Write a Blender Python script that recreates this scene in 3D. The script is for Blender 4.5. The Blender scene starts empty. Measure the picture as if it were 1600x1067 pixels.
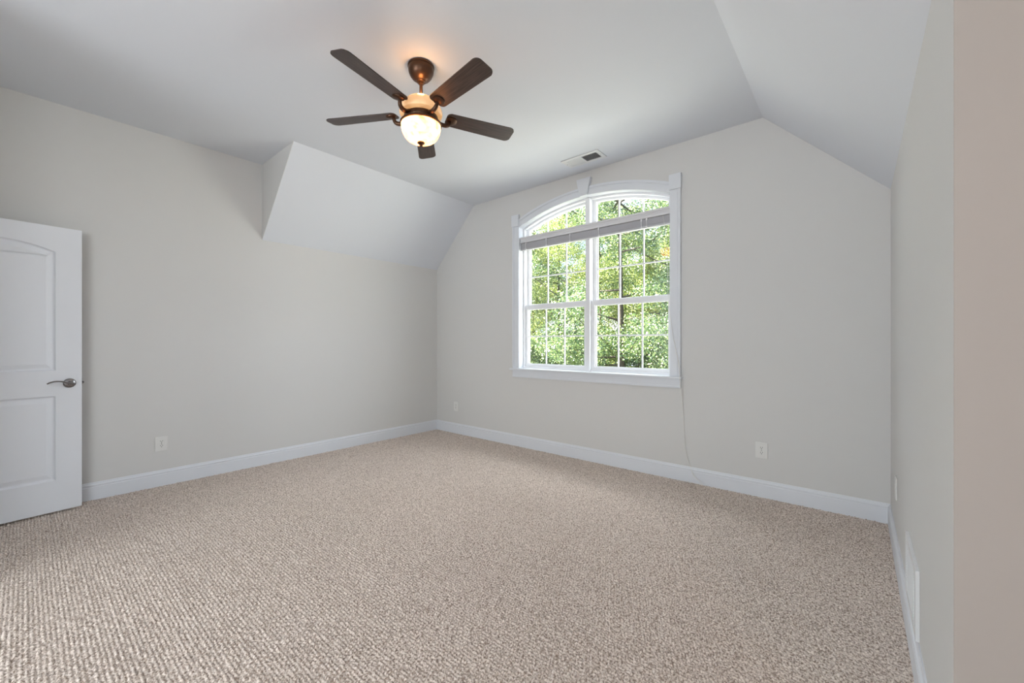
import bpy, bmesh, math, random
import numpy as np
from mathutils import Vector, Matrix
C = bpy.context.scene.collection
PI = math.pi

# ------------------------------------------------------------------ camera, sky, sun, exposure
F_PX, HORIZON, YAW, EYE = 641.83, 535.4, 0.6994, 1.22
cam = bpy.data.cameras.new('camera'); camo = bpy.data.objects.new('camera', cam); C.objects.link(camo)
cam.sensor_fit = 'HORIZONTAL'; cam.sensor_width = 36.0; cam.lens = 36.0 * F_PX / 1600.0
cam.shift_y = (HORIZON - 533.5) / 1600.0
cam.clip_start = 0.02; cam.clip_end = 300
camo.location = (0, 0, EYE); camo.rotation_euler = (PI/2, 0, YAW)
bpy.context.scene.camera = camo
sc = bpy.context.scene
sc.view_settings.view_transform = 'Standard'; sc.view_settings.look = 'None'
sc.view_settings.gamma = 1.0; sc.view_settings.use_curve_mapping = False
sc.view_settings.exposure = 1.83
sc.cycles.max_bounces = 10; sc.cycles.diffuse_bounces = 6; sc.cycles.glossy_bounces = 4
sc.cycles.transparent_max_bounces = 24; sc.cycles.sample_clamp_indirect = 6.0
sc.cycles.caustics_reflective = False; sc.cycles.caustics_refractive = False

world = bpy.data.worlds.new('world'); sc.world = world; world.use_nodes = True
wn = world.node_tree; bg = wn.nodes['Background']
SKY_STRENGTH = 0.95
tc = wn.nodes.new('ShaderNodeTexCoord'); mp = wn.nodes.new('ShaderNodeMapping'); mp.inputs['Scale'].default_value = (1, 1, 2.2)
nz = wn.nodes.new('ShaderNodeTexNoise'); nz.inputs['Scale'].default_value = 2.6; nz.inputs['Detail'].default_value = 6
cr = wn.nodes.new('ShaderNodeValToRGB')
cr.color_ramp.elements[0].position = 0.42; cr.color_ramp.elements[0].color = (0.50, 0.70, 1.0, 1)
cr.color_ramp.elements[1].position = 0.62; cr.color_ramp.elements[1].color = (1.0, 1.0, 1.0, 1)
wn.links.new(tc.outputs['Generated'], mp.inputs[0]); wn.links.new(mp.outputs[0], nz.inputs['Vector'])
wn.links.new(nz.outputs[0], cr.inputs[0]); wn.links.new(cr.outputs[0], bg.inputs[0])
bg.inputs[1].default_value = SKY_STRENGTH

def lamp(name, kind, loc, energy, color=(1, 1, 1), **kw):
    l = bpy.data.lights.new(name, kind); l.energy = energy; l.color = color
    for k, v in kw.items(): setattr(l, k, v)
    o = bpy.data.objects.new(name, l); C.objects.link(o); o.location = loc
    return o
sun = lamp('sun', 'SUN', (0, 0, 20), 15.5, (1.0, 0.94, 0.82), angle=0.01)
sun.rotation_euler = Vector((0.80, 0.30, -0.95)).to_track_quat('-Z', 'Y').to_euler()
# unseen area lamps outside the windows, standing in for daylight
FILLWIN = (-2.75, -0.65, 0.80, 2.25, -3.50)
wl = lamp('back_fill_lamp', 'AREA', (-1.7, -3.80, 1.55), 42, (0.97, 0.98, 1.0), shape='RECTANGLE', size=2.2, size_y=1.6)  # fill lamp added behind the camera, outside the added back window
wl.rotation_euler = (PI/2, 0, 0)
fl = lamp('window_daylight', 'AREA', (-2.17, 5.3, 4.05), 90, (0.97, 0.99, 1.0), shape='RECTANGLE', size=8.0, size_y=1.4)
fl.rotation_euler = Vector((0, -1.0, -1.25)).to_track_quat('-Z', 'Y').to_euler()
gl_ = lamp('ground_bounce', 'AREA', (-2.17, 5.3, 0.02), 78, (1.0, 1.0, 0.97), shape='RECTANGLE', size=8.0, size_y=1.4)
gl_.rotation_euler = Vector((0, -1.0, 1.0)).to_track_quat('-Z', 'Y').to_euler()

rl = lamp('daylight_from_right', 'AREA', (1.1, 5.5, 2.0), 78, (1.0, 0.99, 0.97), shape='RECTANGLE', size=4.6, size_y=2.6)
rl.rotation_euler = Vector((-0.5, -1, 0)).to_track_quat('-Z', 'Y').to_euler()
el = lamp('east_fill_lamp', 'AREA', (2.15, -2.3, 1.55), 28, (0.98, 0.99, 1.0), shape='RECTANGLE', size=1.8, size_y=1.5)  # fill lamp outside the added east window, brightens the left wall
el.rotation_euler = (PI/2, 0, PI/2)

# ------------------------------------------------------------------ materials
def mat(name, col, rough=0.6, metal=0.0, bump=None, var=None, spec=0.5):
    m = bpy.data.materials.new(name); m.use_nodes = True; nt = m.node_tree; b = nt.nodes['Principled BSDF']
    b.inputs['Base Color'].default_value = (*col, 1); b.inputs['Roughness'].default_value = rough
    b.inputs['Metallic'].default_value = metal; b.inputs['Specular IOR Level'].default_value = spec
    if bump or var:
        t = nt.nodes.new('ShaderNodeTexCoord')
    if bump:
        n = nt.nodes.new('ShaderNodeTexNoise'); n.inputs['Scale'].default_value = bump[0]; n.inputs['Detail'].default_value = 3
        bp = nt.nodes.new('ShaderNodeBump'); bp.inputs['Strength'].default_value = bump[1]; bp.inputs['Distance'].default_value = bump[2]
        nt.links.new(t.outputs['Object'], n.inputs['Vector']); nt.links.new(n.outputs[0], bp.inputs['Height']); nt.links.new(bp.outputs[0], b.inputs['Normal'])
    if var:
        n = nt.nodes.new('ShaderNodeTexNoise'); n.inputs['Scale'].default_value = var[0]; n.inputs['Detail'].default_value = 4
        r = nt.nodes.new('ShaderNodeMix'); r.data_type = 'RGBA'
        r.inputs[6].default_value = (*col, 1); r.inputs[7].default_value = (*var[1], 1)
        nt.links.new(t.outputs['Object'], n.inputs['Vector']); nt.links.new(n.outputs[0], r.inputs[0]); nt.links.new(r.outputs[2], b.inputs['Base Color'])
    return m
M = {}
M['wall'] = mat('greige_wall_paint', (0.655, 0.652, 0.638), 0.75, bump=(350, 0.12, 0.001), spec=0.25)
M['wall_dimmed'] = mat('dimmed_wall_paint', (0.455, 0.413, 0.38), 0.75, bump=(350, 0.12, 0.001), spec=0.25)  # wall paint darkened and warmed in its colour, standing in for dimmer, warmer light
M['ceil'] = mat('ceiling_paint', (0.725, 0.755, 0.805), 0.85, bump=(300, 0.10, 0.001), spec=0.2)
M['trim'] = mat('white_trim_paint', (0.71, 0.735, 0.775), 0.42, bump=(60, 0.03, 0.001))
M['vinyl'] = mat('white_window_vinyl', (0.82, 0.83, 0.85), 0.35)
M['door'] = mat('white_door_paint', (0.765, 0.79, 0.83), 0.45, bump=(180, 0.05, 0.0006))
M['plastic'] = mat('white_outlet_plastic', (0.74, 0.74, 0.72), 0.35)
M['slot'] = mat('dark_slot', (0.02, 0.02, 0.02), 0.6)
M['blind'] = mat('white_blind_vinyl', (0.70, 0.70, 0.72), 0.45)
M['slat'] = mat('shaded_blind_slat', (0.50, 0.50, 0.53), 0.5)  # blind vinyl darkened, the bundle's backlit shade put into the colour
M['cord'] = mat('white_cord', (0.75, 0.74, 0.71), 0.7)
M['nickel'] = mat('satin_nickel', (0.27, 0.265, 0.265), 0.22, 1.0)
M['bronze'] = mat('oil_rubbed_bronze', (0.060, 0.033, 0.021), 0.36, 0.75, var=(9, (0.11, 0.055, 0.030)))
M['register'] = mat('white_register_metal', (0.74, 0.75, 0.76), 0.4)
M['duct_shade'] = mat('duct_shade', (0.05, 0.05, 0.055), 0.8)  # darkness of the unlit duct put into the colour
M['siding'] = mat('pale_siding', (0.55, 0.55, 0.52), 0.7)
M['bark'] = mat('tree_bark', (0.045, 0.036, 0.026), 0.9, bump=(12, 0.6, 0.03), var=(6, (0.08, 0.065, 0.05)))
M['soil'] = mat('woodland_floor', (0.10, 0.12, 0.045), 0.95, bump=(8, 0.5, 0.05), var=(1.5, (0.16, 0.13, 0.07)))

def wood_blade():
    m = bpy.data.materials.new('dark_walnut_blade'); m.use_nodes = True; nt = m.node_tree; b = nt.nodes['Principled BSDF']
    t = nt.nodes.new('ShaderNodeTexCoord'); mpn = nt.nodes.new('ShaderNodeMapping'); mpn.inputs['Scale'].default_value = (3, 60, 20)
    n = nt.nodes.new('ShaderNodeTexNoise'); n.inputs['Scale'].default_value = 2.2; n.inputs['Detail'].default_value = 6
    r = nt.nodes.new('ShaderNodeValToRGB'); r.color_ramp.elements[0].position = 0.35; r.color_ramp.elements[0].color = (0.028, 0.018, 0.014, 1)
    r.color_ramp.elements[1].position = 0.7; r.color_ramp.elements[1].color = (0.080, 0.052, 0.043, 1)
    nt.links.new(t.outputs['Object'], mpn.inputs[0]); nt.links.new(mpn.outputs[0], n.inputs['Vector']); nt.links.new(n.outputs[0], r.inputs[0])
    nt.links.new(r.outputs[0], b.inputs['Base Color']); b.inputs['Roughness'].default_value = 0.42
    return m
M['blade'] = wood_blade()

def alabaster(name, ca, cb, strength, vein):
    m = bpy.data.materials.new(name); m.use_nodes = True; nt = m.node_tree; b = nt.nodes['Principled BSDF']
    t = nt.nodes.new('ShaderNodeTexCoord')
    n = nt.nodes.new('ShaderNodeTexNoise'); n.inputs['Scale'].default_value = 11; n.inputs['Detail'].default_value = 5; n.inputs['Distortion'].default_value = 1.6
    r = nt.nodes.new('ShaderNodeValToRGB')
    r.color_ramp.elements[0].position = 0.33; r.color_ramp.elements[0].color = (*vein, 1)
    r.color_ramp.elements[1].position = 0.62; r.color_ramp.elements[1].color = (*ca, 1)
    e = r.color_ramp.elements.new(0.42); e.color = (*cb, 1)
    nt.links.new(t.outputs['Object'], n.inputs['Vector']); nt.links.new(n.outputs[0], r.inputs[0])
    nt.links.new(r.outputs[0], b.inputs['Emission Color']); b.inputs['Emission Strength'].default_value = strength
    b.inputs['Base Color'].default_value = (0.75, 0.62, 0.42, 1); b.inputs['Roughness'].default_value = 0.25
    return m
M['bowl'] = alabaster('lit_alabaster_bowl', (1.0, 0.34, 0.088), (0.62, 0.19, 0.045), 3.2, (0.16, 0.045, 0.009))
M['upglass'] = alabaster('lit_alabaster_upper_glass', (1.0, 0.46, 0.11), (0.80, 0.30, 0.055), 0.155, (0.55, 0.17, 0.03))

def glass():
    m = bpy.data.materials.new('window_glass'); m.use_nodes = True; nt = m.node_tree
    for n in list(nt.nodes):
        if n.type == 'BSDF_PRINCIPLED': nt.nodes.remove(n)
    out = [n for n in nt.nodes if n.type == 'OUTPUT_MATERIAL'][0]
    tr = nt.nodes.new('ShaderNodeBsdfTransparent'); tr.inputs[0].default_value = (0.97, 0.985, 0.98, 1)
    gl = nt.nodes.new('ShaderNodeBsdfGlossy'); gl.inputs['Roughness'].default_value = 0.02
    fr = nt.nodes.new('ShaderNodeFresnel'); fr.inputs[0].default_value = 1.5
    gm = nt.nodes.new('ShaderNodeNewGeometry'); io = nt.nodes.new('ShaderNodeMapRange')     # same reflectance from either side of the pane
    io.inputs[3].default_value = 1.5; io.inputs[4].default_value = 1/1.5
    nt.links.new(gm.outputs['Backfacing'], io.inputs[0]); nt.links.new(io.outputs[0], fr.inputs[0])
    mx = nt.nodes.new('ShaderNodeMixShader')
    nt.links.new(fr.outputs[0], mx.inputs[0]); nt.links.new(tr.outputs[0], mx.inputs[1]); nt.links.new(gl.outputs[0], mx.inputs[2]); nt.links.new(mx.outputs[0], out.inputs[0])
    return m
M['glass'] = glass()

def leaf_mat(name, c1, c2, c3, trans=0.30):
    m = bpy.data.materials.new(name); m.use_nodes = True; nt = m.node_tree
    for n in list(nt.nodes):
        if n.type == 'BSDF_PRINCIPLED': nt.nodes.remove(n)
    out = [n for n in nt.nodes if n.type == 'OUTPUT_MATERIAL'][0]
    g = nt.nodes.new('ShaderNodeNewGeometry'); r = nt.nodes.new('ShaderNodeValToRGB')
    r.color_ramp.elements[0].color = (*c1, 1); r.color_ramp.elements[1].color = (*c3, 1)
    e = r.color_ramp.elements.new(0.5); e.color = (*c2, 1)
    nt.links.new(g.outputs['Random Per Island'], r.inputs[0])
    d = nt.nodes.new('ShaderNodeBsdfDiffuse'); t = nt.nodes.new('ShaderNodeBsdfTranslucent'); gl = nt.nodes.new('ShaderNodeBsdfGlossy')
    gl.inputs['Roughness'].default_value = 0.45
    mx = nt.nodes.new('ShaderNodeMixShader'); mx.inputs[0].default_value = trans
    m2 = nt.nodes.new('ShaderNodeMixShader'); m2.inputs[0].default_value = 0.10
    nt.links.new(r.outputs[0], d.inputs[0]); nt.links.new(r.outputs[0], t.inputs[0])
    nt.links.new(d.outputs[0], mx.inputs[1]); nt.links.new(t.outputs[0], mx.inputs[2])
    nt.links.new(mx.outputs[0], m2.inputs[1]); nt.links.new(gl.outputs[0], m2.inputs[2]); nt.links.new(m2.outputs[0], out.inputs[0])
    return m
M['leaf_a'] = leaf_mat('bright_leaf', (0.06, 0.11, 0.025), (0.24, 0.32, 0.07), (0.62, 0.64, 0.22))
M['leaf_b'] = leaf_mat('mid_leaf', (0.03, 0.08, 0.03), (0.11, 0.20, 0.07), (0.42, 0.50, 0.20))
M['leaf_c'] = leaf_mat('dark_leaf', (0.02, 0.055, 0.025), (0.06, 0.13, 0.05), (0.24, 0.34, 0.14))

def carpet():
    m = bpy.data.materials.new('beige_loop_carpet'); m.use_nodes = True; nt = m.node_tree; b = nt.nodes['Principled BSDF']
    t = nt.nodes.new('ShaderNodeTexCoord')
    def noise(s, d=3):
        n = nt.nodes.new('ShaderNodeTexNoise'); n.inputs['Scale'].default_value = s; n.inputs['Detail'].default_value = d
        nt.links.new(t.outputs['Object'], n.inputs['Vector']); return n
    n1 = noise(140, 2); r1 = nt.nodes.new('ShaderNodeValToRGB')
    r1.color_ramp.elements[0].position = 0.36; r1.color_ramp.elements[0].color = (0.32, 0.245, 0.195, 1)
    r1.color_ramp.elements[1].position = 0.66; r1.color_ramp.elements[1].color = (0.92, 0.82, 0.74, 1)
    e = r1.color_ramp.elements.new(0.5); e.color = (0.72, 0.62, 0.545, 1)
    n2 = noise(0.9, 4); r2 = nt.nodes.new('ShaderNodeMapRange'); r2.inputs[3].default_value = 0.86; r2.inputs[4].default_value = 0.99
    mul = nt.nodes.new('ShaderNodeVectorMath'); mul.operation = 'SCALE'
    nt.links.new(n1.outputs[0], r1.inputs[0]); nt.links.new(n2.outputs[0], r2.inputs[0])
    nt.links.new(r1.outputs[0], mul.inputs[0]); nt.links.new(r2.outputs[0], mul.inputs['Scale']); nt.links.new(mul.outputs[0], b.inputs['Base Color'])
    n3 = noise(420, 2); bp = nt.nodes.new('ShaderNodeBump'); bp.inputs['Strength'].default_value = 0.5; bp.inputs['Distance'].default_value = 0.002
    nt.links.new(n3.outputs[0], bp.inputs['Height']); nt.links.new(bp.outputs[0], b.inputs['Normal'])
    b.inputs['Roughness'].default_value = 0.95; b.inputs['Specular IOR Level'].default_value = 0.1
    b.inputs['Sheen Weight'].default_value = 0.15
    return m
M['carpet'] = carpet()

# ------------------------------------------------------------------ mesh helpers
def obj(name, bm, m, parent=None, smooth=False, loc=None, rotz=0):
    me = bpy.data.meshes.new(name)
    bmesh.ops.recalc_face_normals(bm, faces=bm.faces)
    bm.to_mesh(me); bm.free()
    if smooth:
        me.shade_smooth() if hasattr(me, 'shade_smooth') else None
        me.set_sharp_from_angle(angle=math.radians(38))
    o = bpy.data.objects.new(name, me); C.objects.link(o)
    if m: me.materials.append(m)
    if parent: o.parent = parent
    if loc: o.location = loc
    if rotz: o.rotation_euler = (0, 0, rotz)
    return o
def thing(name, label, cat, loc=(0, 0, 0), rotz=0, group=None):
    o = bpy.data.objects.new(name, None); C.objects.link(o); o.empty_display_size = 0.1
    o.location = loc; o.rotation_euler = (0, 0, rotz); o['label'] = label; o['category'] = cat
    if group: o['group'] = group
    return o
def tag(o, label, cat, group=None):
    o['label'] = label; o['category'] = cat
    if group: o['group'] = group
    return o
def struct(name, bm, m, **kw):
    o = obj(name, bm, m, **kw); o['kind'] = 'structure'; return o
def box(bm, x0, x1, y0, y1, z0, z1, bev=0.0):
    vs = [bm.verts.new(p) for p in [(x0, y0, z0), (x1, y0, z0), (x1, y1, z0), (x0, y1, z0), (x0, y0, z1), (x1, y0, z1), (x1, y1, z1), (x0, y1, z1)]]
    fs = [bm.faces.new([vs[i] for i in f]) for f in [(0, 3, 2, 1), (4, 5, 6, 7), (0, 1, 5, 4), (1, 2, 6, 5), (2, 3, 7, 6), (3, 0, 4, 7)]]
    if bev:
        es = list({e for f in fs for e in f.edges})
        bmesh.ops.bevel(bm, geom=es, offset=bev, segments=2, affect='EDGES', profile=0.6)
    return vs
def prism(bm, pts, a, b, axis='Y'):
    """extrude a 2D outline from a to b along an axis"""
    def P(p, t):
        if axis == 'Y': return (p[0], t, p[1])
        if axis == 'X': return (t, p[0], p[1])
        return (p[0], p[1], t)
    A = [bm.verts.new(P(p, a)) for p in pts]; B = [bm.verts.new(P(p, b)) for p in pts]
    n = len(pts)
    bm.faces.new(A); bm.faces.new(B[::-1])
    for i in range(n): bm.faces.new([A[i], B[i], B[(i+1) % n], A[(i+1) % n]])
def plate(bm, outer, holes, y0, y1):
    """flat plate in XZ with holes, thick from y0 to y1"""
    tmp = bmesh.new(); es = []
    for loop in [outer] + holes:
        vs = [tmp.verts.new((p[0], 0, p[1])) for p in loop]
        for i in range(len(vs)): es.append(tmp.edges.new((vs[i], vs[(i+1) % len(vs)])))
    bmesh.ops.triangle_fill(tmp, edges=es, use_beauty=True, normal=(0, 1, 0))
    tmp.verts.index_update()
    tris = [[v.index for v in f.verts] for f in tmp.faces]; co = [v.co.copy() for v in tmp.verts]; tmp.free()
    A = [bm.verts.new((c.x, y0, c.z)) for c in co]; B = [bm.verts.new((c.x, y1, c.z)) for c in co]
    for t in tris:
        bm.faces.new([A[i] for i in t]); bm.faces.new([B[i] for i in t[::-1]])
    k = 0
    for loop in [outer] + holes:
        n = len(loop)
        for i in range(n):
            i0, i1 = k + i, k + (i + 1) % n
            bm.faces.new([A[i0], A[i1], B[i1], B[i0]])
        k += n
def rect(x0, x1, z0, z1): return [(x0, z0), (x1, z0), (x1, z1), (x0, z1)]
def lathe(bm, prof, seg=48, c=(0, 0, 0), axis='Z'):
    rings = []
    for r, h in prof:
        if r < 1e-6:
            p = {'Z': (c[0], c[1], c[2]+h), 'Y': (c[0], c[1]+h, c[2]), 'X': (c[0]+h, c[1], c[2])}[axis]
            rings.append([bm.verts.new(p)])
        else:
            ring = []
            for i in range(seg):
                a = 2*PI*i/seg; u, v = r*math.cos(a), r*math.sin(a)
                p = {'Z': (c[0]+u, c[1]+v, c[2]+h), 'Y': (c[0]+u, c[1]+h, c[2]+v), 'X': (c[0]+h, c[1]+u, c[2]+v)}[axis]
                ring.append(bm.verts.new(p))
            rings.append(ring)
    for A, B in zip(rings, rings[1:]):
        if len(A) == 1 and len(B) == 1: continue
        for i in range(seg):
            j = (i+1) % seg
            if len(A) == 1: bm.faces.new([A[0], B[i], B[j]])
            elif len(B) == 1: bm.faces.new([A[i], B[0], A[j]])
            else: bm.faces.new([A[i], B[i], B[j], A[j]])
def tube(bm, pts, rad, seg=10, flat=1.0):
    """swept tube; rad a number or one per point; flat squashes it in world z"""
    pts = [Vector(p) for p in pts]; n = len(pts)
    rs = rad if isinstance(rad, (list, tuple)) else [rad]*n
    rings = []; prev = None
    for i, p in enumerate(pts):
        t = (pts[min(i+1, n-1)] - pts[max(i-1, 0)]).normalized()
        up = prev if prev is not None else (Vector((0, 0, 1)) if abs(t.z) < 0.9 else Vector((1, 0, 0)))
        a = (up - t*up.dot(t)).normalized(); b = t.cross(a); prev = a
        rings.append([bm.verts.new(p + (a*math.cos(2*PI*k/seg)*flat + b*math.sin(2*PI*k/seg))*rs[i]) for k in range(seg)])
    for A, B in zip(rings, rings[1:]):
        for k in range(seg): bm.faces.new([A[k], A[(k+1) % seg], B[(k+1) % seg], B[k]])
    bm.faces.new(rings[0][::-1]); bm.faces.new(rings[-1])
def bez(ps, n):
    """Catmull-Rom through points"""
    P = [Vector(p) for p in ps]; P = [P[0]*2-P[1]] + P + [P[-1]*2-P[-2]]; out = []
    for i in range(1, len(P)-2):
        for k in range(n):
            t = k/n; a, b, c, d = P[i-1:i+3]
            out.append(0.5*((2*b)+(c-a)*t+(2*a-5*b+4*c-d)*t*t+(3*b-a-3*c+d)*t**3))
    out.append(P[-2]); return out

# ------------------------------------------------------------------ room shell
XL, XR, YW, ZC = -4.546, 0.1705, 3.755, 2.9954
KL, KR, YC, SL, SR = 2.2457, 2.2515, 1.53, -3.804, -0.5706
YB, YBL, XA, YE, XRET = -3.50, -0.50, 1.90, 1.389, -3.20
WT = 0.175
# arched window geometry
XW, HW, ZS, ZA, ZSILL = -2.167, 0.875, 2.570, 2.742, 0.920
RISE = ZA-ZS; RAD = (HW*HW+RISE*RISE)/(2*RISE); ZCEN = ZA-RAD
def arch(d=0.0, zb=ZSILL, hl=None, hr=None, n=28, db=None):
    """arched outline inset by d; hl, hr: left/right x relative to the centre"""
    r = RAD-d; a = -(HW-d) if hl is None else hl; b = (HW-d) if hr is None else hr
    z0 = zb + (d if db is None else db)
    pts = [(XW+a, z0), (XW+b, z0)]
    for i in range(n+1):
        x = b+(a-b)*i/n; pts.append((XW+x, ZCEN+math.sqrt(r*r-x*x)))
    return pts

bm = bmesh.new(); plate(bm, rect(XL-0.15, XR+0.15, 0, ZC+0.1), [arch(-0.01, db=-0.03)], YW, YW+WT); struct('wall_far', bm, M['wall'])
bm = bmesh.new(); box(bm, XL-0.15, XL, YBL-0.12, YW, 0, ZC+0.1); struct('wall_left', bm, M['wall'])
bm = bmesh.new(); box(bm, XR, XR+0.12, YE, YW, 0, ZC+0.1); struct('wall_right', bm, M['wall'])
bm = bmesh.new(); box(bm, XR, XA, YE-0.003, YE-0.0001, 0, ZC+0.1); struct('wall_alcove', bm, M['wall_dimmed'])
def plate_x(outer, holes, x0, x1):
    tmp = bmesh.new(); plate(tmp, outer, holes, x0, x1)      # (along, height) plate turned to face x
    for v in tmp.verts: v.co = Vector((v.co.y, v.co.x, v.co.z))
    return tmp
EY0, EY1, EZ0, EZ1 = -3.2, -1.4, 0.8, 2.25
struct('wall_east', plate_x(rect(YB-0.12, YE+0.12, 0, ZC+0.1), [rect(EY0, EY1, EZ0, EZ1)], XA, XA+0.12), M['wall'])
bm = bmesh.new(); box(bm, 0.50, XA, -0.72, -0.60, 0, ZC+0.1); struct('wall_light_block', bm, M['wall'])  # unseen wall piece added to keep east fill light off the alcove
bm = bmesh.new()
plate(bm, rect(XL, XRET, 0, ZC+0.1), [rect(-4.325, -3.545, 0.0001, 2.075)], YBL-0.12, YBL); struct('wall_entry', bm, M['wall'])
bm = bmesh.new(); box(bm, XRET-0.12, XRET, YB, YBL-0.12, 0, ZC+0.1); struct('wall_inner', bm, M['wall'])
bx0, bx1, bz0, bz1, _ = FILLWIN
bm = bmesh.new(); plate(bm, rect(XRET-0.12, XA, 0, ZC+0.1), [rect(bx0, bx1, bz0, bz1)], YB-0.14, YB); struct('wall_back', bm, M['wall'])
# hallway behind the open door
bm = bmesh.new(); box(bm, -5.4, XRET-0.12, -2.0, -1.9, 0, 2.6); box(bm, -5.4, -5.3, -1.9, YBL-0.12, 0, 2.6); box(bm, -5.3, XL-0.15, YBL-0.12, YBL, 0, 2.6)
struct('wall_hallway', bm, M['wall'])
bm = bmesh.new(); box(bm, -5.4, XRET-0.12, -2.0, YBL-0.12, 2.5, 2.6); struct('ceiling_hallway', bm, M['ceil'])
bm = bmesh.new(); box(bm, XL, XR+0.12, YB, YW, ZC, ZC+0.1); struct('ceiling', bm, M['ceil'])
bm = bmesh.new(); prism(bm, [(XL, KL), (SL, ZC), (XL, ZC)], YC+0.003, YW); struct('ceiling_left', bm, M['ceil'])
bm = bmesh.new(); prism(bm, [(XL, KL), (SL, ZC), (XL, ZC)], YC, YC+0.003); struct('wall_cheek', bm, M['wall'])
bm = bmesh.new(); prism(bm, [(XR, KR), (XR, ZC), (SR, ZC)], YB, YW); struct('ceiling_right', bm, M['ceil'])
bm = bmesh.new(); box(bm, XR, XA, YB, YE, KR, KR+0.1); struct('ceiling_alcove', bm, M['ceil'])
# roof boards over everything keep the sun out
bm = bmesh.new(); box(bm, -5.5, XA+0.3, YB-0.4, YW+WT+0.02, ZC+0.12, ZC+0.2); struct('trim_roof', bm, M['siding'])

# carpet: looped pile as real height
def carpet_mesh():
    p = 0.0150; s = p/4
    xs = np.arange(XL, XR+s, s); xs[-1] = XR
    ys = np.concatenate([[YB, -2.5, -1.5, -0.8], np.arange(-0.40, YW+s, s)]); ys[-1] = YW
    X, Y = np.meshgrid(xs, ys, indexing='ij')
    rng = np.random.default_rng(4)
    row = np.floor(Y/p + 500).astype(int)
    U = X/p + 0.5*(row % 2) + 500 + 0.10*np.sin(Y*3.1) + 0.13*np.sin(X*2.3+Y*1.7)
    col = np.floor(U).astype(int)
    fu = U-col-0.5; fv = (Y/p+500)-row-0.5
    tab = rng.random((2048, 2048))
    rnd = tab[row % 2048, col % 2048]; rn2 = tab[(row*7+3) % 2048, (col*5+11) % 2048]
    d2 = ((fu+0.15*(rn2-.5))*1.85)**2 + (fv*1.95)**2
    h = np.sqrt(np.clip(1-d2, 0, 1))*(0.0046+0.0062*rnd) + (rnd-.5)*0.0016
    Z = h-0.0055
    Z[:, :4] = 0
    co = np.stack([X, Y, Z], -1).reshape(-1, 3).astype(np.float32)
    nx, ny = len(xs), len(ys)
    i = np.arange(nx-1)[:, None]*ny + np.arange(ny-1)[None, :]
    q = np.stack([i, i+ny, i+ny+1, i+1], -1).reshape(-1, 4).astype(np.int32)
    me = bpy.data.meshes.new('floor'); me.vertices.add(len(co)); me.vertices.foreach_set('co', co.ravel())
    me.loops.add(q.size); me.loops.foreach_set('vertex_index', q.ravel())
    me.polygons.add(len(q)); me.polygons.foreach_set('loop_start', np.arange(0, q.size, 4, dtype=np.int32))
    me.update(calc_edges=True)
    me.polygons.foreach_set('use_smooth', np.ones(len(q), dtype=bool)); me.update()
    me.materials.append(M['carpet'])
    o = bpy.data.objects.new('floor', me); C.objects.link(o); o['kind'] = 'structure'
carpet_mesh()
bm = bmesh.new(); box(bm, XR, XA+0.12, YB, YE, -0.02, 0.0); box(bm, -5.4, XRET, -2.0, YBL, -0.02, -0.001); struct('floor_hall', bm, M['carpet'])
bm = bmesh.new(); box(bm, -5.5, XA+0.3, YB-0.3, YW+WT, -0.25, -0.03); struct('trim_subfloor', bm, M['siding'])

# baseboards with moulded top
BB = [(0, 0), (0.015, 0), (0.015, 0.098), (0.0125, 0.103), (0.0125, 0.108), (0.0145, 0.112), (0.0135, 0.118), (0.008, 0.124), (0.0065, 0.130), (0.0045, 0.1355), (0, 0.1355)]
bm = bmesh.new(); prism(bm, [(YW-d, z) for d, z in BB][::-1], XL, XR, 'X'); struct('baseboard_far', bm, M['trim'])
bm = bmesh.new(); prism(bm, [(XL+d, z) for d, z in BB], YBL, YW-0.0145, 'Y'); struct('baseboard_left', bm, M['trim'])
bm = bmesh.new(); prism(bm, [(XR-d, z) for d, z in BB][::-1], YE, YW-0.0145, 'Y'); struct('baseboard_right', bm, M['trim'])
bm = bmesh.new(); prism(bm, [(YE-d, z) for d, z in BB][::-1], XR-0.015, XA, 'X'); struct('baseboard_alcove', bm, M['trim'])
bm = bmesh.new(); prism(bm, [(YB+d, z) for d, z in BB], XRET, XA, 'X'); struct('baseboard_back', bm, M['trim'])

# ------------------------------------------------------------------ arched twin window
def empty_struct(name, loc):
    o = bpy.data.objects.new(name, None); C.objects.link(o); o.location = loc; o['kind'] = 'structure'; return o
W1 = empty_struct('window_1', (0, 0, 0))
bm = bmesh.new(); plate(bm, arch(-0.0098, db=-0.0298), [arch(0.0, db=0.0)], YW-0.001, YW+WT-0.002); obj('jamb', bm, M['trim'], W1)
bm = bmesh.new(); plate(bm, arch(0.0005, db=0.0005), [arch(0.02, hl=-(HW-.02), hr=-0.028), arch(0.02, hl=0.028, hr=HW-.02)], 3.826, 3.922); obj('window_frame', bm, M['vinyl'], W1)
bm = bmesh.new(); box(bm, XW-0.024, XW+0.024, 3.808, 3.826, ZSILL, 2.738); obj('mullion', bm, M['vinyl'], W1)
TR0, TR1 = 2.385, 2.455
bm = bmesh.new(); box(bm, XW-HW+.02, XW-0.028, 3.828, 3.92, TR0, TR1); box(bm, XW+0.028, XW+HW-.02, 3.828, 3.92, TR0, TR1); obj('transom_bar', bm, M['vinyl'], W1)
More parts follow.
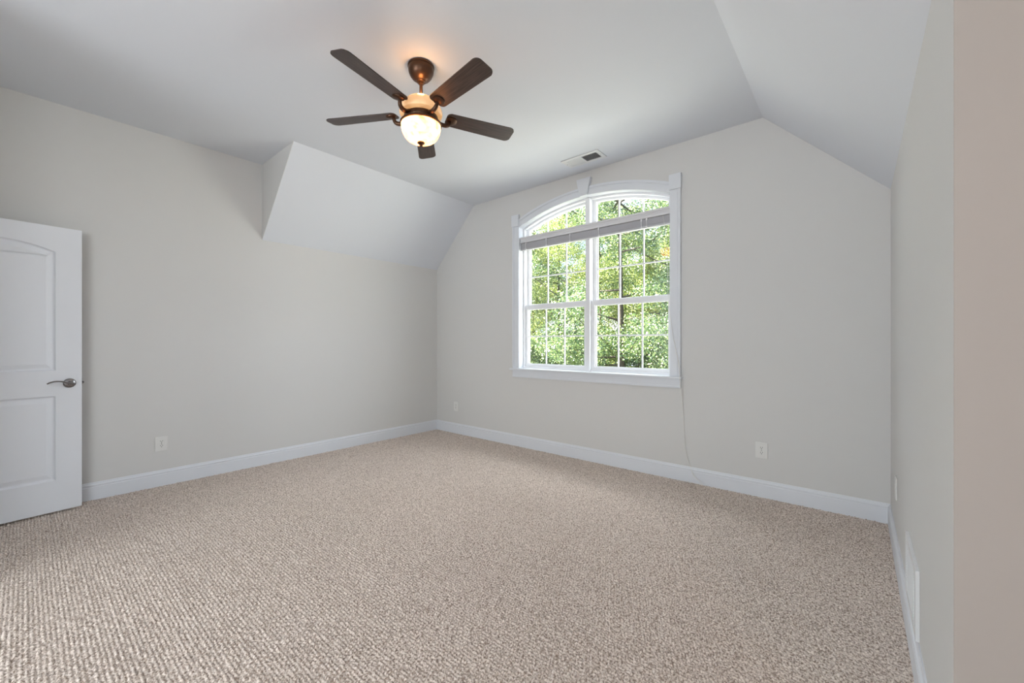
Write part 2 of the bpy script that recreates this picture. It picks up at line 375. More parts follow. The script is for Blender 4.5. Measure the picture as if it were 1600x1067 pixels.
def sash(side, z0, z1, y0, y1, st, rb, rt, bars, name='sash'):
    a, b = (-(HW-.0205), -0.0285) if side < 0 else (0.0285, HW-.0205)
    so, si = st
    ga, gb = (a+so, b-si) if side < 0 else (a+si, b-so)
    bm = bmesh.new(); yc = (y0+y1)/2
    plate(bm, rect(XW+a, XW+b, z0, z1), [rect(XW+ga-.008, XW+gb+.008, z0+rb-.008, z1-rt+.008)], y0, yc-0.003)
    plate(bm, rect(XW+a, XW+b, z0, z1), [rect(XW+ga, XW+gb, z0+rb, z1-rt)], yc-0.003, y1)
    s = obj(name, bm, M['vinyl'], W1)
    bm = bmesh.new(); box(bm, XW+ga, XW+gb, yc-.002, yc+.002, z0+rb, z1-rt); obj('pane', bm, M['glass'], s)
    bm = bmesh.new(); w = (gb-ga)/3
    for k in (1, 2): box(bm, XW+ga+w*k-.0065, XW+ga+w*k+.0065, yc-.008, yc+.008, z0+rb, z1-rt, 0.003)
    for zz in bars: box(bm, XW+ga, XW+gb, yc-.0075, yc+.0075, zz-.007, zz+.007, 0.003)
    obj('muntin_grid', bm, M['vinyl'], s)
for sd in (-1, 1):
    sash(sd, 0.9405, 1.664, 3.846, 3.884, (0.036, 0.042), 0.034, 0.058, [1.294], 'lower_sash')
    sash(sd, 1.625, TR0, 3.886, 3.918, (0.036, 0.042), 0.05, 0.05, [1.995], 'upper_sash')
    # arched transom sash
    a, b = (-(HW-.0205), -0.0285) if sd < 0 else (0.0285, HW-.0205)
    ga, gb = (a+.036, b-.036) if sd < 0 else (a+.036, b-.036)
    bm = bmesh.new()
    plate(bm, arch(0.0205, zb=TR1, hl=a, hr=b, db=0), [arch(0.043, zb=TR1+.03, hl=ga, hr=gb, db=0)], 3.872, 3.91)
    s = obj('arched_sash', bm, M['vinyl'], W1)
    bm = bmesh.new(); plate(bm, arch(0.043, zb=TR1+.03, hl=ga, hr=gb, db=0), [], 3.893, 3.896); obj('pane', bm, M['glass'], s)
    bm = bmesh.new(); w = (gb-ga)/3
    for k in (1, 2):
        x = ga+w*k; box(bm, XW+x-.0065, XW+x+.0065, 3.886, 3.902, TR1+.028, ZCEN+math.sqrt((RAD-.043)**2-x*x)+.004, 0.003)
    obj('muntin_grid', bm, M['vinyl'], s)
# casings
CW = 0.095
for sd in (-1, 1):
    x0, x1 = sorted((XW+sd*HW, XW+sd*(HW+CW))); xo0, xo1 = sorted((XW+sd*(HW+CW-.024), XW+sd*(HW+CW)))
    xb0, xb1 = sorted((XW+sd*(HW+CW-.034), XW+sd*(HW+CW-.029)))
    bm = bmesh.new(); box(bm, x0, x1, YW-.016, YW-.0005, ZSILL, 2.60, 0.002); box(bm, xo0, xo1, YW-.023, YW-.015, ZSILL, 2.60, 0.003); box(bm, xb0, xb1, YW-.0185, YW-.015, ZSILL, 2.60, 0.0012)
    obj('side_casing', bm, M['trim'], W1)
    bm = bmesh.new(); box(bm, x0-.004, x1+.006, YW-.034, YW-.0005, 2.588, 2.722, 0.0025); obj('corner_block', bm, M['trim'], W1)
def arcband(r0, r1, h, y0, y1, n=40):
    bm = bmesh.new(); o = []; i_ = []
    for k in range(n+1):
        x = -h+2*h*k/n
        o.append((XW+x, ZCEN+math.sqrt(r1*r1-x*x))); i_.append((XW+x, ZCEN+math.sqrt(r0*r0-x*x)))
    V = [[bm.verts.new((p[0], y, p[1])) for p in pts] for pts in (i_, o) for y in (y0, y1)]
    a0, a1, b0, b1 = V
    for k in range(n):
        bm.faces.new([a0[k], a0[k+1], b0[k+1], b0[k]]); bm.faces.new([a1[k], b1[k], b1[k+1], a1[k+1]])
        bm.faces.new([a0[k], a1[k], a1[k+1], a0[k+1]]); bm.faces.new([b0[k], b0[k+1], b1[k+1], b1[k]])
    bm.faces.new([a0[0], b0[0], b1[0], a1[0]]); bm.faces.new([a0[n], a1[n], b1[n], b0[n]])
    return bm
bm = arcband(RAD, RAD+0.088, HW, YW-.016, YW-.0005)
b2 = arcband(RAD+.064, RAD+0.088, HW, YW-.024, YW-.015); me = bpy.data.meshes.new('t'); b2.to_mesh(me); bm.from_mesh(me); b2.free(); bpy.data.meshes.remove(me)
b2 = arcband(RAD+.054, RAD+0.059, HW, YW-.019, YW-.015); me = bpy.data.meshes.new('t'); b2.to_mesh(me); bm.from_mesh(me); b2.free(); bpy.data.meshes.remove(me)
obj('arched_casing', bm, M['trim'], W1)
bm = bmesh.new(); prism(bm, [(XW-.043, 2.738), (XW+.043, 2.738), (XW+.083, 2.915), (XW-.083, 2.915)], YW-.042, YW-.0005)
bmesh.ops.bevel(bm, geom=list(bm.edges), offset=0.002, segments=1, affect='EDGES'); obj('keystone', bm, M['trim'], W1)
bm = bmesh.new(); box(bm, XW-HW-CW-.018, XW+HW+CW+.018, YW-.055, YW-.0005, ZSILL-.019, ZSILL, 0.004); box(bm, XW-HW+.0005, XW+HW-.0005, YW-.01, YW+.075, ZSILL-.018, ZSILL+.0002); obj('stool', bm, M['trim'], W1)
bm = bmesh.new(); box(bm, XW-HW-CW, XW+HW+CW, YW-.017, YW-.0005, 0.816, ZSILL-.0195, 0.002); box(bm, XW-HW-CW, XW+HW+CW, YW-.022, YW-.0165, 0.816, 0.836, 0.002); obj('apron', bm, M['trim'], W1)
# exterior sill
bm = bmesh.new(); box(bm, XW-HW-.1, XW+HW+.1, YW+WT+.001, YW+WT+.05, ZSILL-.06, ZSILL-.01); obj('outer_sill', bm, M['vinyl'], W1)

# back window added unseen behind the camera to pass fill light
W2 = empty_struct('window_added_back', (0, 0, 0))
bm = bmesh.new(); plate(bm, rect(bx0+.001, bx1-.001, bz0+.001, bz1-.001), [rect(bx0+.05, (bx0+bx1)/2-.03, bz0+.05, bz1-.05), rect((bx0+bx1)/2+.03, bx1-.05, bz0+.05, bz1-.05)], YB-.10, YB-.05); obj('window_frame', bm, M['vinyl'], W2)
bm = bmesh.new(); plate(bm, rect(bx0-.09, bx1+.09, bz0-.09, bz1+.09), [rect(bx0, bx1, bz0, bz1)], YB+.0005, YB+.018); obj('casing', bm, M['trim'], W2)
for k in (0, 1):
    bm = bmesh.new(); xa = bx0+.05 if k == 0 else (bx0+bx1)/2+.03; xb = (bx0+bx1)/2-.03 if k == 0 else bx1-.05
    box(bm, xa, xb, YB-.077, YB-.073, bz0+.05, bz1-.05); obj('pane', bm, M['glass'], W2)
    bm = bmesh.new(); box(bm, xa, xb, YB-.085, YB-.065, (bz0+bz1)/2-.02, (bz0+bz1)/2+.02); obj('check_rail', bm, M['vinyl'], W2)

W3 = empty_struct('window_added_east', (0, 0, 0))  # east window added out of view to let fill light in
obj('window_frame', plate_x(rect(EY0+.001, EY1-.001, EZ0+.001, EZ1-.001), [rect(EY0+.05, (EY0+EY1)/2-.03, EZ0+.05, EZ1-.05), rect((EY0+EY1)/2+.03, EY1-.05, EZ0+.05, EZ1-.05)], XA+.05, XA+.10), M['vinyl'], W3)
obj('casing', plate_x(rect(EY0-.09, EY1+.09, EZ0-.09, EZ1+.09), [rect(EY0, EY1, EZ0, EZ1)], XA-.018, XA-.0005), M['trim'], W3)
for ya, yb in ((EY0+.05, (EY0+EY1)/2-.03), ((EY0+EY1)/2+.03, EY1-.05)):
    bm = bmesh.new(); box(bm, XA+.073, XA+.077, ya, yb, EZ0+.05, EZ1-.05); obj('pane', bm, M['glass'], W3)

# ------------------------------------------------------------------ blind, raised
BL = thing('window_blind', 'white horizontal blind raised into a slim bundle across the arched window, below its arched panes', 'window blind', (XW, 3.792, 2.44))
bm = bmesh.new(); box(bm, -.868, .868, -.026, .026, -.052, 0.018, 0.003); box(bm, -.868, .868, -.033, -.0255, -.004, .016, 0.003); box(bm, -.868, .868, -.030, -.0255, -.024, -.010, 0.002); box(bm, -.868, .868, -.033, -.0255, -.051, -.032, 0.003); obj('headrail', bm, M['blind'], BL)
bm = bmesh.new()
for k in range(14):
    z = -.056-k*.0044
    box(bm, -.862, .862, -.0185+0.0004*(k % 3), .0245, z-.0034, z)
obj('slat_bundle', bm, M['slat'], BL)
bm = bmesh.new(); box(bm, -.862, .862, -.021, .025, -.138, -.119, 0.003); obj('bottom_rail', bm, M['slat'], BL)
for x in (-.79, -.50, -.19, 0.15, .60, .65):
    bm = bmesh.new()
    box(bm, x-.003, x+.003, -.0275, -.0215, -.141, -.045, 0.001); box(bm, x-.008, x+.008, -.030, -.0205, -.075, -.051, 0.002); box(bm, x-.008, x+.008, -.030, -.0205, -.142, -.124, 0.002)
    obj('ladder_clip', bm, M['blind'], BL)
cp = [(.80, -.030, -.03), (.835, -.034, -.25), (.855, -.045, -.60), (.868, -.062, -0.86), (.915, -.066, -1.20), (.955, -.070, -1.40), (.9745, -.094, -1.512), (.9755, -.096, -1.56), (.985, -.042, -1.80), (.998, -.043, -2.05), (1.018, -.045, -2.21), (1.05, -.048, -2.30)]
cord_end = [(1.09, -.066, -2.37), (1.15, -.075, -2.412), (1.16, -.085, -2.426), (1.10, -.078, -2.428), (1.04, -.072, -2.428), (0.98, -.068, -2.428)]
bm = bmesh.new(); tube(bm, bez(cp+cord_end, 6), 0.0016, 6); obj('pull_cord', bm, M['cord'], BL, smooth=True)
bm = bmesh.new(); tube(bm, bez([(p[0]+(.004 if i < 8 else .004+.012*min(1, (i-8)/2)), p[1]-.001, p[2]) for i, p in enumerate(cp[4:])]+[(1.075, -.066, -2.36), (1.13, -.075, -2.405), (1.15, -.084, -2.425)], 6), 0.0013, 6); obj('pull_cord', bm, M['cord'], BL, smooth=True)

# ------------------------------------------------------------------ door, standing open along the left wall
DW, DH, DT = 0.762, 2.032, 0.035
def door_panel(bm, loop, face_y, sgn):
    """moulded recess around loop (list of (x,z)), sgn is the outward direction of the face"""
    cx = sum(p[0] for p in loop)/len(loop)
    def inset(lp, d):
        n = len(lp); out = []
        for i in range(n):
            p0, p1, p2 = Vector(lp[i-1]), Vector(lp[i]), Vector(lp[(i+1) % n])
            e1 = (p1-p0).normalized(); e2 = (p2-p1).normalized()
            n1 = Vector((-e1.y, e1.x)); n2 = Vector((-e2.y, e2.x))
            m = n1+n2; m = m/max(m.dot(n1)*1.0, 0.3) if m.length > 0 else n1
            out.append(tuple(p1+m*d*1.0/1.0 if False else p1+(n1+n2).normalized()*d/max((n1+n2).normalized().dot(n1), .3)))
        return out
    prof = [(0, 0), (0.004, -0.005), (0.009, -0.0125), (0.016, -0.0135), (0.021, -0.0120), (0.046, -0.0030), (0.048, -0.0030)]
    rings = [[bm.verts.new((p[0], face_y+sgn*h, p[1])) for p in inset(loop, d)] for d, h in prof]
    for A, B in zip(rings, rings[1:]):
        for i in range(len(A)): bm.faces.new([A[i], A[(i+1) % len(A)], B[(i+1) % len(B)], B[i]])
    bm.faces.new(rings[-1])
def door_face(bm, y, sgn):
    c = DW/2
    arc = []
    for k in range(25):
        x = (DW-.131)+(0.262-DW)*k/24; u = (x-c)/(DW/2-.131); arc.append((x, 1.852+0.055*math.cos(u*PI/2)**0.9 if abs(u) < 1 else 1.852))
    up = [(0.131, 1.005), (DW-.131, 1.005)] + arc
    lo = rect(0.131, DW-.131, 0.222, 0.824)
    tmp = bmesh.new(); es = []
    loops = [rect(0, DW, 0, DH), up, lo]
    for lp in loops:
        vs = [tmp.verts.new((p[0], y, p[1])) for p in lp]
        for i in range(len(vs)): es.append(tmp.edges.new((vs[i], vs[(i+1) % len(vs)])))
    bmesh.ops.triangle_fill(tmp, edges=es, use_beauty=True, normal=(0, 1, 0))
    me = bpy.data.meshes.new('t'); tmp.to_mesh(me); tmp.free(); bm.from_mesh(me); bpy.data.meshes.remove(me)
    door_panel(bm, up, y, sgn); door_panel(bm, lo, y, sgn)
# door local frame: x from hinge (0) to free edge (DW), y thickness, z up. seen face is y = 0 (towards the room)
ang = math.radians(6.5)
free = Vector((-4.393, 0.277)); hinge = free + Vector((math.sin(ang), -math.cos(ang)))*DW
D1 = empty_struct('door_1', (hinge.x, hinge.y, 0.016))
D1.rotation_euler = (0, 0, PI/2+ang)      # local +x points from hinge to free edge
# with this rotation local -y faces the room (+x world)
bm = bmesh.new(); door_face(bm, 0.0, -1); door_face(bm, DT, 1)
for a, b in (((0, 0), (DW, 0)), ((DW, 0), (DW, DH)), ((DW, DH), (0, DH)), ((0, DH), (0, 0))):
    bm.faces.new([bm.verts.new((a[0], 0, a[1])), bm.verts.new((b[0], 0, b[1])), bm.verts.new((b[0], DT, b[1])), bm.verts.new((a[0], DT, a[1]))])
bmesh.ops.remove_doubles(bm, verts=bm.verts, dist=1e-5)
obj('door_slab', bm, M['door'], D1)
for s, y in ((-1, 0.0), (1, DT)):
    hx, hz = DW-.063, 0.911
    bm = bmesh.new()
    lathe(bm, [(0.0, 0), (0.034, 0), (0.034, s*.002), (0.0325, s*.006), (0.027, s*.0095), (0.014, s*.012), (0.0125, s*.020), (0.0125, s*.040), (0.011, s*.046), (0.0, s*.047)], 32, (hx, y, hz), 'Y')
    pts = bez([(hx+.002, y+s*.040, hz), (hx-.018, y+s*.046, hz+.004), (hx-.045, y+s*.049, hz+.016), (hx-.075, y+s*.047, hz+.019), (hx-.100, y+s*.045, hz+.013), (hx-.116, y+s*.045, hz+.004)], 6)
    tube(bm, pts, [0.0125-0.0055*min(1, i/14) for i in range(len(pts))], 12, 0.7)
    h = obj('door_handle', bm, M['nickel'], D1, smooth=True)
bm = bmesh.new(); box(bm, DW, DW+.0015, .006, .029, .885, .940); lathe(bm, [(0, .0015), (.009, .0015), (.0095, .008), (.006, .0135), (0, .014)], 16, (DW, .018, .911), 'X'); obj('latch', bm, M['nickel'], D1)
for z in (0.2, 1.0, 1.8):
    bm = bmesh.new(); lathe(bm, [(0, 0), (0.006, 0), (0.006, .09), (0, .09)], 12, (-.006, .035, z)); obj('hinge', bm, M['nickel'], D1)
# door frame of the entry
T1 = empty_struct('trim_1', (0, 0, 0))
bm = bmesh.new()
box(bm, -4.325, -4.305, YBL-.12, YBL, 0, 2.075); box(bm, -3.565, -3.545, YBL-.12, YBL, 0, 2.075); box(bm, -4.305, -3.565, YBL-.12, YBL, 2.055, 2.075)
obj('door_jamb', bm, M['trim'], T1)
bm = bmesh.new(); box(bm, -3.55, -3.48, YBL+.0005, YBL+.017, 0, 2.13); box(bm, -4.39, -3.55, YBL+.0005, YBL+.017, 2.065, 2.13); box(bm, -4.39, -4.33, YBL+.0005, YBL+.017, 0, 2.065); obj('casing', bm, M['trim'], T1)

# ------------------------------------------------------------------ ceiling fan
FX, FY = -2.143, 1.641
FAN = thing('ceiling_fan', 'five-bladed dark bronze ceiling fan with lit alabaster bowl hanging from the ceiling', 'ceiling fan', (FX, FY, ZC))
def z(v): return v-ZC
bm = bmesh.new(); lathe(bm, [(0, 0), (0.080, 0), (0.084, -.005), (0.084, -.013), (0.079, -.018), (0.081, -.024), (0.078, -.045), (0.069, -.066), (0.056, -.083), (0.041, -.094), (0.031, -.099), (0.030, -.104), (0.022, -.110), (0.0, -.110)], 48); obj('canopy', bm, M['bronze'], FAN, smooth=True)
bm = bmesh.new(); lathe(bm, [(0, -.1105), (0.0165, -.1105), (0.0175, -.118), (0.0105, -.122), (0.0105, z(2.782)), (0, z(2.782))], 24); obj('downrod', bm, M['bronze'], FAN, smooth=True)
bm = bmesh.new(); lathe(bm, [(0.030, z(2.781)), (0.052, z(2.7805)), (0.072, z(2.776)), (0.092, z(2.765)), (0.110, z(2.748)), (0.124, z(2.727)), (0.133, z(2.706)), (0.136, z(2.690)), (0.133, z(2.680)), (0.122, z(2.674)), (0.05, z(2.674)), (0.03, z(2.74)), (0.030, z(2.781))], 56); obj('upper_glass', bm, M['upglass'], FAN, smooth=True)
bm = bmesh.new(); lathe(bm, [(0, z(2.673)), (0.100, z(2.673)), (0.106, z(2.668)), (0.108, z(2.655)), (0.108, z(2.640)), (0.104, z(2.634)), (0.112, z(2.630)), (0.126, z(2.628)), (0.131, z(2.623)), (0.131, z(2.616)), (0.124, z(2.612)), (0, z(2.612))], 56); obj('motor_housing', bm, M['bronze'], FAN, smooth=True)
bm = bmesh.new(); lathe(bm, [(0.0112, z(2.79)), (0.034, z(2.789)), (0.034, z(2.7815)), (0.0112, z(2.7815))], 24); obj('upper_cap', bm, M['bronze'], FAN, smooth=True)
prof = [(0, z(2.6115))]
for k in range(19):
    t = k/18*PI/2; prof.append((0.1245*math.cos(t)**0.60, z(2.6110)-0.107*math.sin(t)**1.02))
bm = bmesh.new(); lathe(bm, prof, 56); obj('light_bowl', bm, M['bowl'], FAN, smooth=True)
# bulbs behind the glass shine up past the blades
up = lamp('fan_uplight', 'POINT', (0, 0, 0), 0.32, (1.0, 0.50, 0.20), shadow_soft_size=0.03); up.parent = FAN; up.location = (0.05, -0.04, z(2.825))
bm = bmesh.new(); lathe(bm, [(0, z(2.512)), (0.010, z(2.511)), (0.023, z(2.504)), (0.024, z(2.499)), (0.017, z(2.493)), (0.009, z(2.488)), (0.011, z(2.483)), (0.009, z(2.477)), (0, z(2.475))], 28); obj('finial', bm, M['bronze'], FAN, smooth=True)
ZB = z(2.692); PITCH = math.radians(-12)
def blade_mesh():
    bm = bmesh.new(); r0, r1 = 0.165, 0.644; n = 64
    out = []
    def hw(r):
        t = (r-r0)/(r1-r0); return 0.056+0.011*t
    up = []; 
    for k in range(n+1):
        r = r0+(r1-r0)*(0.5-0.5*math.cos(PI*k/n))
        w = hw(r)
        e = min(1, (r-r0)/0.030); w *= (1-(1-e)**2)**0.5*0.55+0.45 if e < 1 else 1
        q = (r1-r)/0.040
        if q < 1: w *= 0.48+0.52*(1-(1-q)**2)**0.5
        up.append((r, w))
    pts = [(r, w) for r, w in up] + [(r, -w) for r, w in reversed(up)]
    vt = [bm.verts.new((p[0], p[1], 0.003)) for p in pts]; vb = [bm.verts.new((p[0], p[1], -0.003)) for p in pts]
    m = n+1
    for V in (vt, vb):
        for k in range(n): bm.faces.new([V[k], V[k+1], V[2*m-2-k], V[2*m-1-k]])
    N = len(pts)
    for k in range(N): bm.faces.new([vt[k], vt[(k+1) % N], vb[(k+1) % N], vb[k]])
    bmesh.ops.remove_doubles(bm, verts=bm.verts, dist=1e-6)
    bmesh.ops.recalc_face_normals(bm, faces=bm.faces)
    me = bpy.data.meshes.new('blade'); bm.to_mesh(me); bm.free(); me.materials.append(M['blade']); return me
def iron_mesh():
    bm = bmesh.new()
    pts = bez([(0.098, 0, -.030), (0.125, 0, -.046), (0.155, 0, -.050), (0.180, 0, -.038), (0.190, 0, -.010)], 7)
    tube(bm, pts, [0.0105+.003*math.sin(PI*i/(len(pts)-1)) for i in range(len(pts))], 14)
    lathe(bm, [(0, -.016), (0.014, -.016), (0.030, -.013), (0.036, -.009), (0.037, -.0032), (0, -.0032)], 36, (0.203, 0, 0))
    bmesh.ops.recalc_face_normals(bm, faces=bm.faces)
    me = bpy.data.meshes.new('blade_iron'); bm.to_mesh(me); bm.free(); me.materials.append(M['bronze'])
    me.shade_smooth(); me.set_sharp_from_angle(angle=math.radians(40)); return me
bme, ime = blade_mesh(), iron_mesh()
for k in range(5):
    a = math.radians(-6+72*k)
    for nm, me in (('blade', bme), ('blade_iron', ime)):
        o = bpy.data.objects.new(nm, me); C.objects.link(o); o.parent = FAN; o.location = (0, 0, ZB)
        o.rotation_euler = (Matrix.Rotation(a, 3, 'Z') @ Matrix.Rotation(PITCH, 3, 'X')).to_euler()

# ------------------------------------------------------------------ registers
VX0, VX1, VY0, VY1 = -2.222, -1.825, 3.385, 3.572
V = thing('ceiling_register', 'white ceiling air register beside the arched window, right half of its slats dark', 'air vent', ((VX0+VX1)/2, (VY0+VY1)/2, ZC))
w, d = (VX1-VX0)/2, (VY1-VY0)/2
bm = bmesh.new(); iw, idp = w-.035, d-.032
tmp = bmesh.new(); plate(tmp, rect(-w, w, -d, d), [rect(-iw, -.006, -idp, idp), rect(.006, iw, -idp, idp)], 0, 0.008)
for v in tmp.verts: v.co = Vector((v.co.x, v.co.z, -v.co.y-0.0005))
me = bpy.data.meshes.new('t'); tmp.to_mesh(me); tmp.free(); bm.from_mesh(me); bpy.data.meshes.remove(me)
obj('register_frame', bm, M['register'], V)
bm = bmesh.new(); box(bm, -iw, iw, -idp, idp, -.0015, -.0006); obj('duct_shade_plate', bm, M['duct_shade'], V)  # flat dark plate painted as the shade behind the louvers
for side in (-1, 1):
    bm = bmesh.new(); n = 15
    for k in range(n):
        x = side*(.006+(iw-.006)*(k+.5)/n); sl = 0.0052 if side < 0 else -0.0030
        vs = [(x-sl, -idp, -.0078), (x-sl, idp, -.0078), (x+sl, idp, -.0018), (x+sl, -idp, -.0018)]
        if side > 0: vs = [(x+.0010, -idp, -.0078), (x+.0010, idp, -.0078), (x-.0020, idp, -.0018), (x-.0020, -idp, -.0018)]
        A = [bm.verts.new(v) for v in vs]; B = [bm.verts.new((v[0]+.0006, v[1], v[2])) for v in vs]
        bm.faces.new(A); bm.faces.new(B[::-1])
        for i in range(4): bm.faces.new([A[i], A[(i+1) % 4], B[(i+1) % 4], B[i]])
    obj('louver_bank', bm, M['register'] if side < 0 else M['register'], V)
for sx in (-1, 1):
    bm = bmesh.new(); lathe(bm, [(0, -.0085), (.0035, -.0085), (.0025, -.0105), (0, -.011)], 12, (sx*(w-.014), 0, 0)); obj('screw', bm, M['nickel'], V)

# return grille on the right wall
GY0, GY1, GZ0, GZ1 = 2.062, 2.47, 0.147, 0.401
G = thing('wall_grille', 'white slatted air return grille low on the right wall above the baseboard', 'air vent', (XR, (GY0+GY1)/2, (GZ0+GZ1)/2))
hy, hz = (GY1-GY0)/2, (GZ1-GZ0)/2; GT = 0.0115
def xz_to_wall(tmp, bm):   # plate space (x,y,z) -> (-depth, along, up)
    for v in tmp.verts: v.co = Vector((-v.co.y, v.co.x, v.co.z))
    me = bpy.data.meshes.new('t'); tmp.to_mesh(me); tmp.free(); bm.from_mesh(me); bpy.data.meshes.remove(me)
bm = bmesh.new(); tmp = bmesh.new(); plate(tmp, rect(-hy, hy, -hz, hz), [rect(-hy+.028, hy-.028, -hz+.028, hz-.028)], 0.0005, GT); xz_to_wall(tmp, bm); obj('grille_frame', bm, M['register'], G)
bm = bmesh.new(); box(bm, -.003, -.0008, -hy+.028, hy-.028, -hz+.028, hz-.028); obj('duct_shade_plate', bm, M['duct_shade'], G)  # dark sheet for the shade behind the slats, no hole is cut
bm = bmesh.new(); n = 17
for k in range(n):
    zz = -hz+.028+(2*hz-.056)*(k+.5)/n
    prism(bm, [(-.0105, zz-.005), (-.0095, zz-.006), (-.003, zz+.003), (-.004, zz+.004)], -hy+.028, hy-.028, 'Y')
obj('slat_bank', bm, M['register'], G)
for yy in (-.12, .12):
    bm = bmesh.new(); box(bm, -.0112, -.004, yy-.003, yy+.003, -hz+.028, hz-.028); obj('stiffener', bm, M['register'], G)

# ------------------------------------------------------------------ outlets (local frame: +y out of the wall)
def outlet(label, loc, rotz, duplex=True, w=.084, h=.124):
    o = thing('wall_outlet' if duplex else 'wall_plate', label, 'outlet' if duplex else 'wall plate', loc, rotz)
    bm = bmesh.new(); box(bm, -w/2, w/2, .0005, .0075, -h/2, h/2, 0.003); obj('cover_plate', bm, M['plastic'], o)
    if duplex:
        for s in (-1, 1):
            bm = bmesh.new(); zc = s*.0195
            pts = []
            for k in range(24):
                t = 2*PI*k/24; pts.append((.0172*math.cos(t), zc+max(-.0142, min(.0142, .0172*math.sin(t)))))
            prism(bm, pts, .006, .0092); r = obj('receptacle', bm, M['plastic'], o)
            bm = bmesh.new(); box(bm, -.0078, -.0050, .0085, .0098, zc+.001, zc+.0095); box(bm, .0050, .0078, .0085, .0098, zc+.001, zc+.0085)
            lathe(bm, [(0, .0085), (.0030, .0085), (.0030, .0098), (0, .0098)], 12, (0, 0, zc-.0065), 'Y'); obj('slot', bm, M['slot'], r)
        bm = bmesh.new(); lathe(bm, [(0, .007), (.0032, .007), (.0028, .0088), (0, .009)], 12, (0, 0, 0), 'Y'); obj('screw', bm, M['nickel'], o)
    else:
        bm = bmesh.new(); box(bm, -.012, .012, .007, .0095, -.022, .022, .001); obj('jack', bm, M['plastic'], o)
    return o
outlet('white duplex outlet low on the left wall beside the open door', (XL, 0.756, 0.359), -PI/2)
outlet('white duplex outlet on the window wall, right of the window', (-.580, YW, 0.370), PI)
outlet('small white outlet on the window wall near the left corner of the room', (-4.139, YW, 0.362), PI)
outlet('white plate seen edge-on on the right wall above its baseboard', (XR, 3.18, 0.399), PI/2, False)

# alcove ceiling light to the right of the camera, out of frame, warm
AL = thing('ceiling_light', 'round flush ceiling light in the alcove', 'ceiling light', (1.05, 0.3, KR))
mg = bpy.data.materials.new('lit_dome'); mg.use_nodes = True; b = mg.node_tree.nodes['Principled BSDF']
b.inputs['Emission Color'].default_value = (1.0, 0.62, 0.42, 1); b.inputs['Emission Strength'].default_value = 5.0
bm = bmesh.new(); lathe(bm, [(0, -.0005), (.15, -.0005), (.155, -.02), (.15, -.03), (0, -.03)], 40); obj('base', bm, M['bronze'], AL, smooth=True)
bm = bmesh.new(); lathe(bm, [(0.14, -.03), (.13, -.06), (.09, -.085), (.04, -.095), (0, -.097)], 40); obj('lamp_shade', bm, mg, AL, smooth=True)

# ------------------------------------------------------------------ woods outside
GZ = -3.3
bm = bmesh.new(); box(bm, -70, 40, YW+WT+.4, 75, GZ-.3, GZ); struct('ground', bm, M['soil'])
def leaves_mesh(name, rng, n, clusters, size, m):
    """n folded pointed leaves scattered in clusters (cx,cy,cz,r)"""
    cl = np.array(clusters); wgt = cl[:, 3]**2; idx = rng.choice(len(cl), n, p=wgt/wgt.sum())
    d = rng.normal(size=(n, 3)); d /= np.linalg.norm(d, axis=1)[:, None]
    rr = cl[idx, 3]*(rng.random(n)**0.45)
    p = cl[idx, :3] + d*rr[:, None]*np.array([1, 1, .75])
    a = rng.normal(size=(n, 3)); a[:, 2] -= .35; a /= np.linalg.norm(a, axis=1)[:, None]
    up = rng.normal(size=(n, 3))*.8 + np.array([0, 0, 1.]); b = np.cross(a, up); b /= np.linalg.norm(b, axis=1)[:, None]; c = np.cross(b, a)
    s = size*(.6+.8*rng.random(n))[:, None]
    v = np.stack([p, p+a*s*.45+b*s*.30+c*s*.08, p+a*s, p+a*s*.45-b*s*.30+c*s*.08], 1).reshape(-1, 3)
    k = np.arange(n)[:, None]*4
    q = np.concatenate([k+np.array([[0, 1, 2]]), k+np.array([[0, 2, 3]])], 1).reshape(-1, 3).astype(np.int32)
    me = bpy.data.meshes.new(name); me.vertices.add(len(v)); me.vertices.foreach_set('co', v.astype(np.float32).ravel())
    me.loops.add(q.size); me.loops.foreach_set('vertex_index', q.ravel())
    me.polygons.add(len(q)); me.polygons.foreach_set('loop_start', np.arange(0, q.size, 3, dtype=np.int32))
    me.update(calc_edges=True); me.materials.append(m); return me
def tree_proto(seed, H, r, cb, nleaf, lm, size=.13):
    rnd = random.Random(seed); rng = np.random.default_rng(seed)
    bm = bmesh.new(); lean = rnd.uniform(-.3, .3)
    P = [Vector((lean*math.sin(t*2.2)*.8, lean*math.cos(t*1.7)*.5-lean*.5, H*.92*t)) for t in [i/10 for i in range(11)]]
    tube(bm, P, [r*(1-.85*i/10)+.01 for i in range(11)], 10)
    cl = []
    for k in range(26):
        t = cb+(1-cb)*rnd.random()**.9*.92; base = P[0].lerp(P[-1], t); i = min(9, int(t*10)); base = P[i].lerp(P[i+1], t*10-i)
        a = rnd.uniform(0, 2*PI); ln = (2.4 - 1.5*abs(t-.55)*1.6)*rnd.uniform(.7, 1.15)*H/9
        tip = base+Vector((math.cos(a)*ln, math.sin(a)*ln, ln*rnd.uniform(.15, .6)))
        mid = base.lerp(tip, .5)+Vector((0, 0, -.1*ln))
        tube(bm, bez([base, mid, tip], 3), [r*.30*(1-.75*j/6) for j in range(7)], 6)
        cl.append((*tip, rnd.uniform(.42, .80)*H/9)); cl.append((*mid, rnd.uniform(.30, .60)*H/9))
    cl.append((*P[-1], 1.0*H/9))
    bmesh.ops.recalc_face_normals(bm, faces=bm.faces)
    tm = bpy.data.meshes.new('trunk'); bm.to_mesh(tm); bm.free(); tm.materials.append(M['bark']); tm.shade_smooth()
    return tm, leaves_mesh('foliage', rng, nleaf, cl, size, lm)
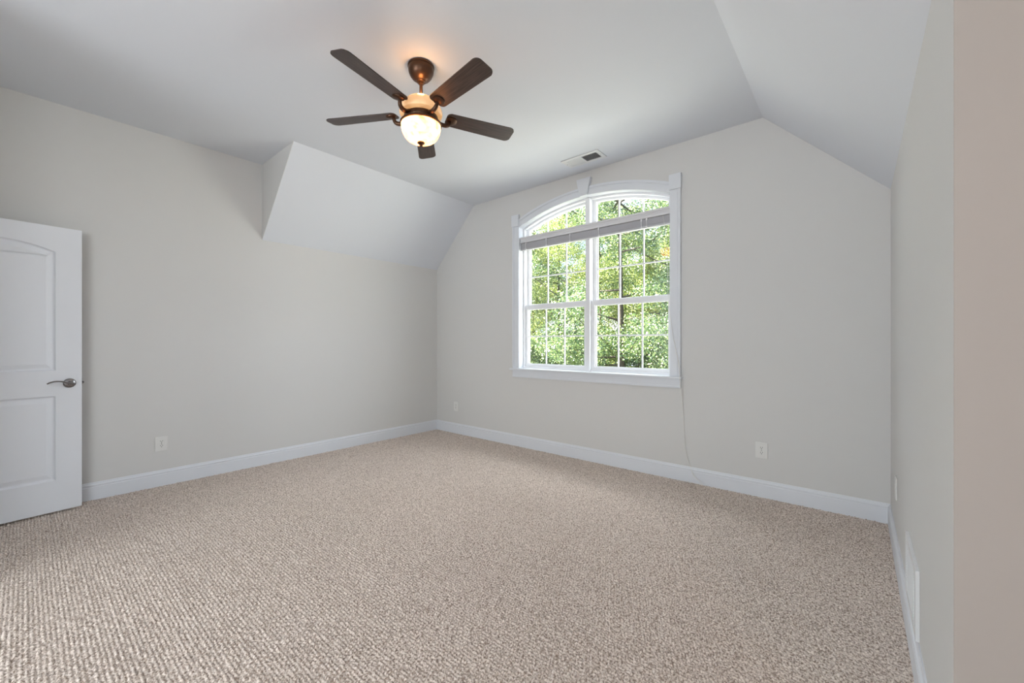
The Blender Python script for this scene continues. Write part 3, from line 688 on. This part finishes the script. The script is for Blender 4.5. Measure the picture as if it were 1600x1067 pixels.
protos = [tree_proto(1, 10.5, .085, .16, 60000, M['leaf_a'], .062), tree_proto(2, 11.5, .11, .18, 60000, M['leaf_b'], .066),
          tree_proto(3, 9.5, .08, .14, 55000, M['leaf_c'], .06), tree_proto(4, 12.5, .12, .20, 65000, M['leaf_b'], .066)]
R = random.Random(7)
def plant(name, pr, x, y, s, rot, label, cat, group=None):
    t = thing(name, label, cat, (x, y, GZ), rot, group); t.scale = (s, s, s)
    for nm, me in zip(('trunk', 'foliage'), pr):
        o = bpy.data.objects.new(nm, me); C.objects.link(o); o.parent = t
    return t
GRP = 'leafy trees of the woods outside the window'
LAB = 'leafy green broadleaf tree of the dense sunlit woods outside the window'
rows = [(12.5, 2.9, 4, 0), (17, 3.2, 5, 1), (22.5, 3.6, 6, 2), (30, 4.6, 6, 3)]
for y, step, n, ri in rows:
    xc = -y*0.545
    for k in range(n):
        x = xc+(k-(n-1)/2)*step+R.uniform(-.5, .5)
        pr = protos[R.randrange(4)]
        plant('broadleaf_tree', pr, x, y+R.uniform(-1, 1), R.uniform(.85, 1.12)*(1+.045*ri), R.uniform(0, 6.28), LAB, 'tree', GRP)
# understory bushes
def bush_proto(seed, lm):
    rnd = random.Random(seed); rng = np.random.default_rng(seed); bm = bmesh.new(); cl = []
    for k in range(9):
        a = rnd.uniform(0, 6.28); tip = Vector((math.cos(a)*rnd.uniform(.2, 1.1), math.sin(a)*rnd.uniform(.2, 1.1), rnd.uniform(1.2, 3.6)))
        tube(bm, bez([(0, 0, 0), (tip.x*.3, tip.y*.3, tip.z*.5), tip], 4), [.045*(1-.8*j/8) for j in range(9)], 6); cl.append((*tip, rnd.uniform(.5, .85))); cl.append((tip.x*.6, tip.y*.6, tip.z*.6, .5))
    tm = bpy.data.meshes.new('stems'); bm.to_mesh(tm); bm.free(); tm.materials.append(M['bark'])
    return tm, leaves_mesh('foliage', rng, 22000, cl, .06, lm)
bpro = [bush_proto(21, M['leaf_c']), bush_proto(22, M['leaf_b'])]
for y, n in ((14.5, 4), (19.5, 5), (26, 6)):
    for k in range(n):
        x = -y*.545+(k-(n-1)/2)*2.6+R.uniform(-.5, .5)
        t = thing('understory_bush', 'low leafy bush growing between the trunks of the woods', 'bush', (x, y+R.uniform(-.8, .8), GZ), R.uniform(0, 6.28), 'understory bushes between the trees')
        s = R.uniform(1.0, 1.4); t.scale = (s, s, s)
        for nm, me in zip(('stems', 'foliage'), bpro[R.randrange(2)]):
            o = bpy.data.objects.new(nm, me); C.objects.link(o); o.parent = t
# the wood goes on to the right of the view
for x, y in ((-2.2, 13.5), (0.6, 15.5), (-1.5, 20.5), (2.5, 21.5), (-2.0, 28.5), (3.5, 29.5)):
    plant('broadleaf_tree', protos[R.randrange(4)], x, y, R.uniform(.9, 1.15), R.uniform(0, 6.28), LAB, 'tree', GRP)
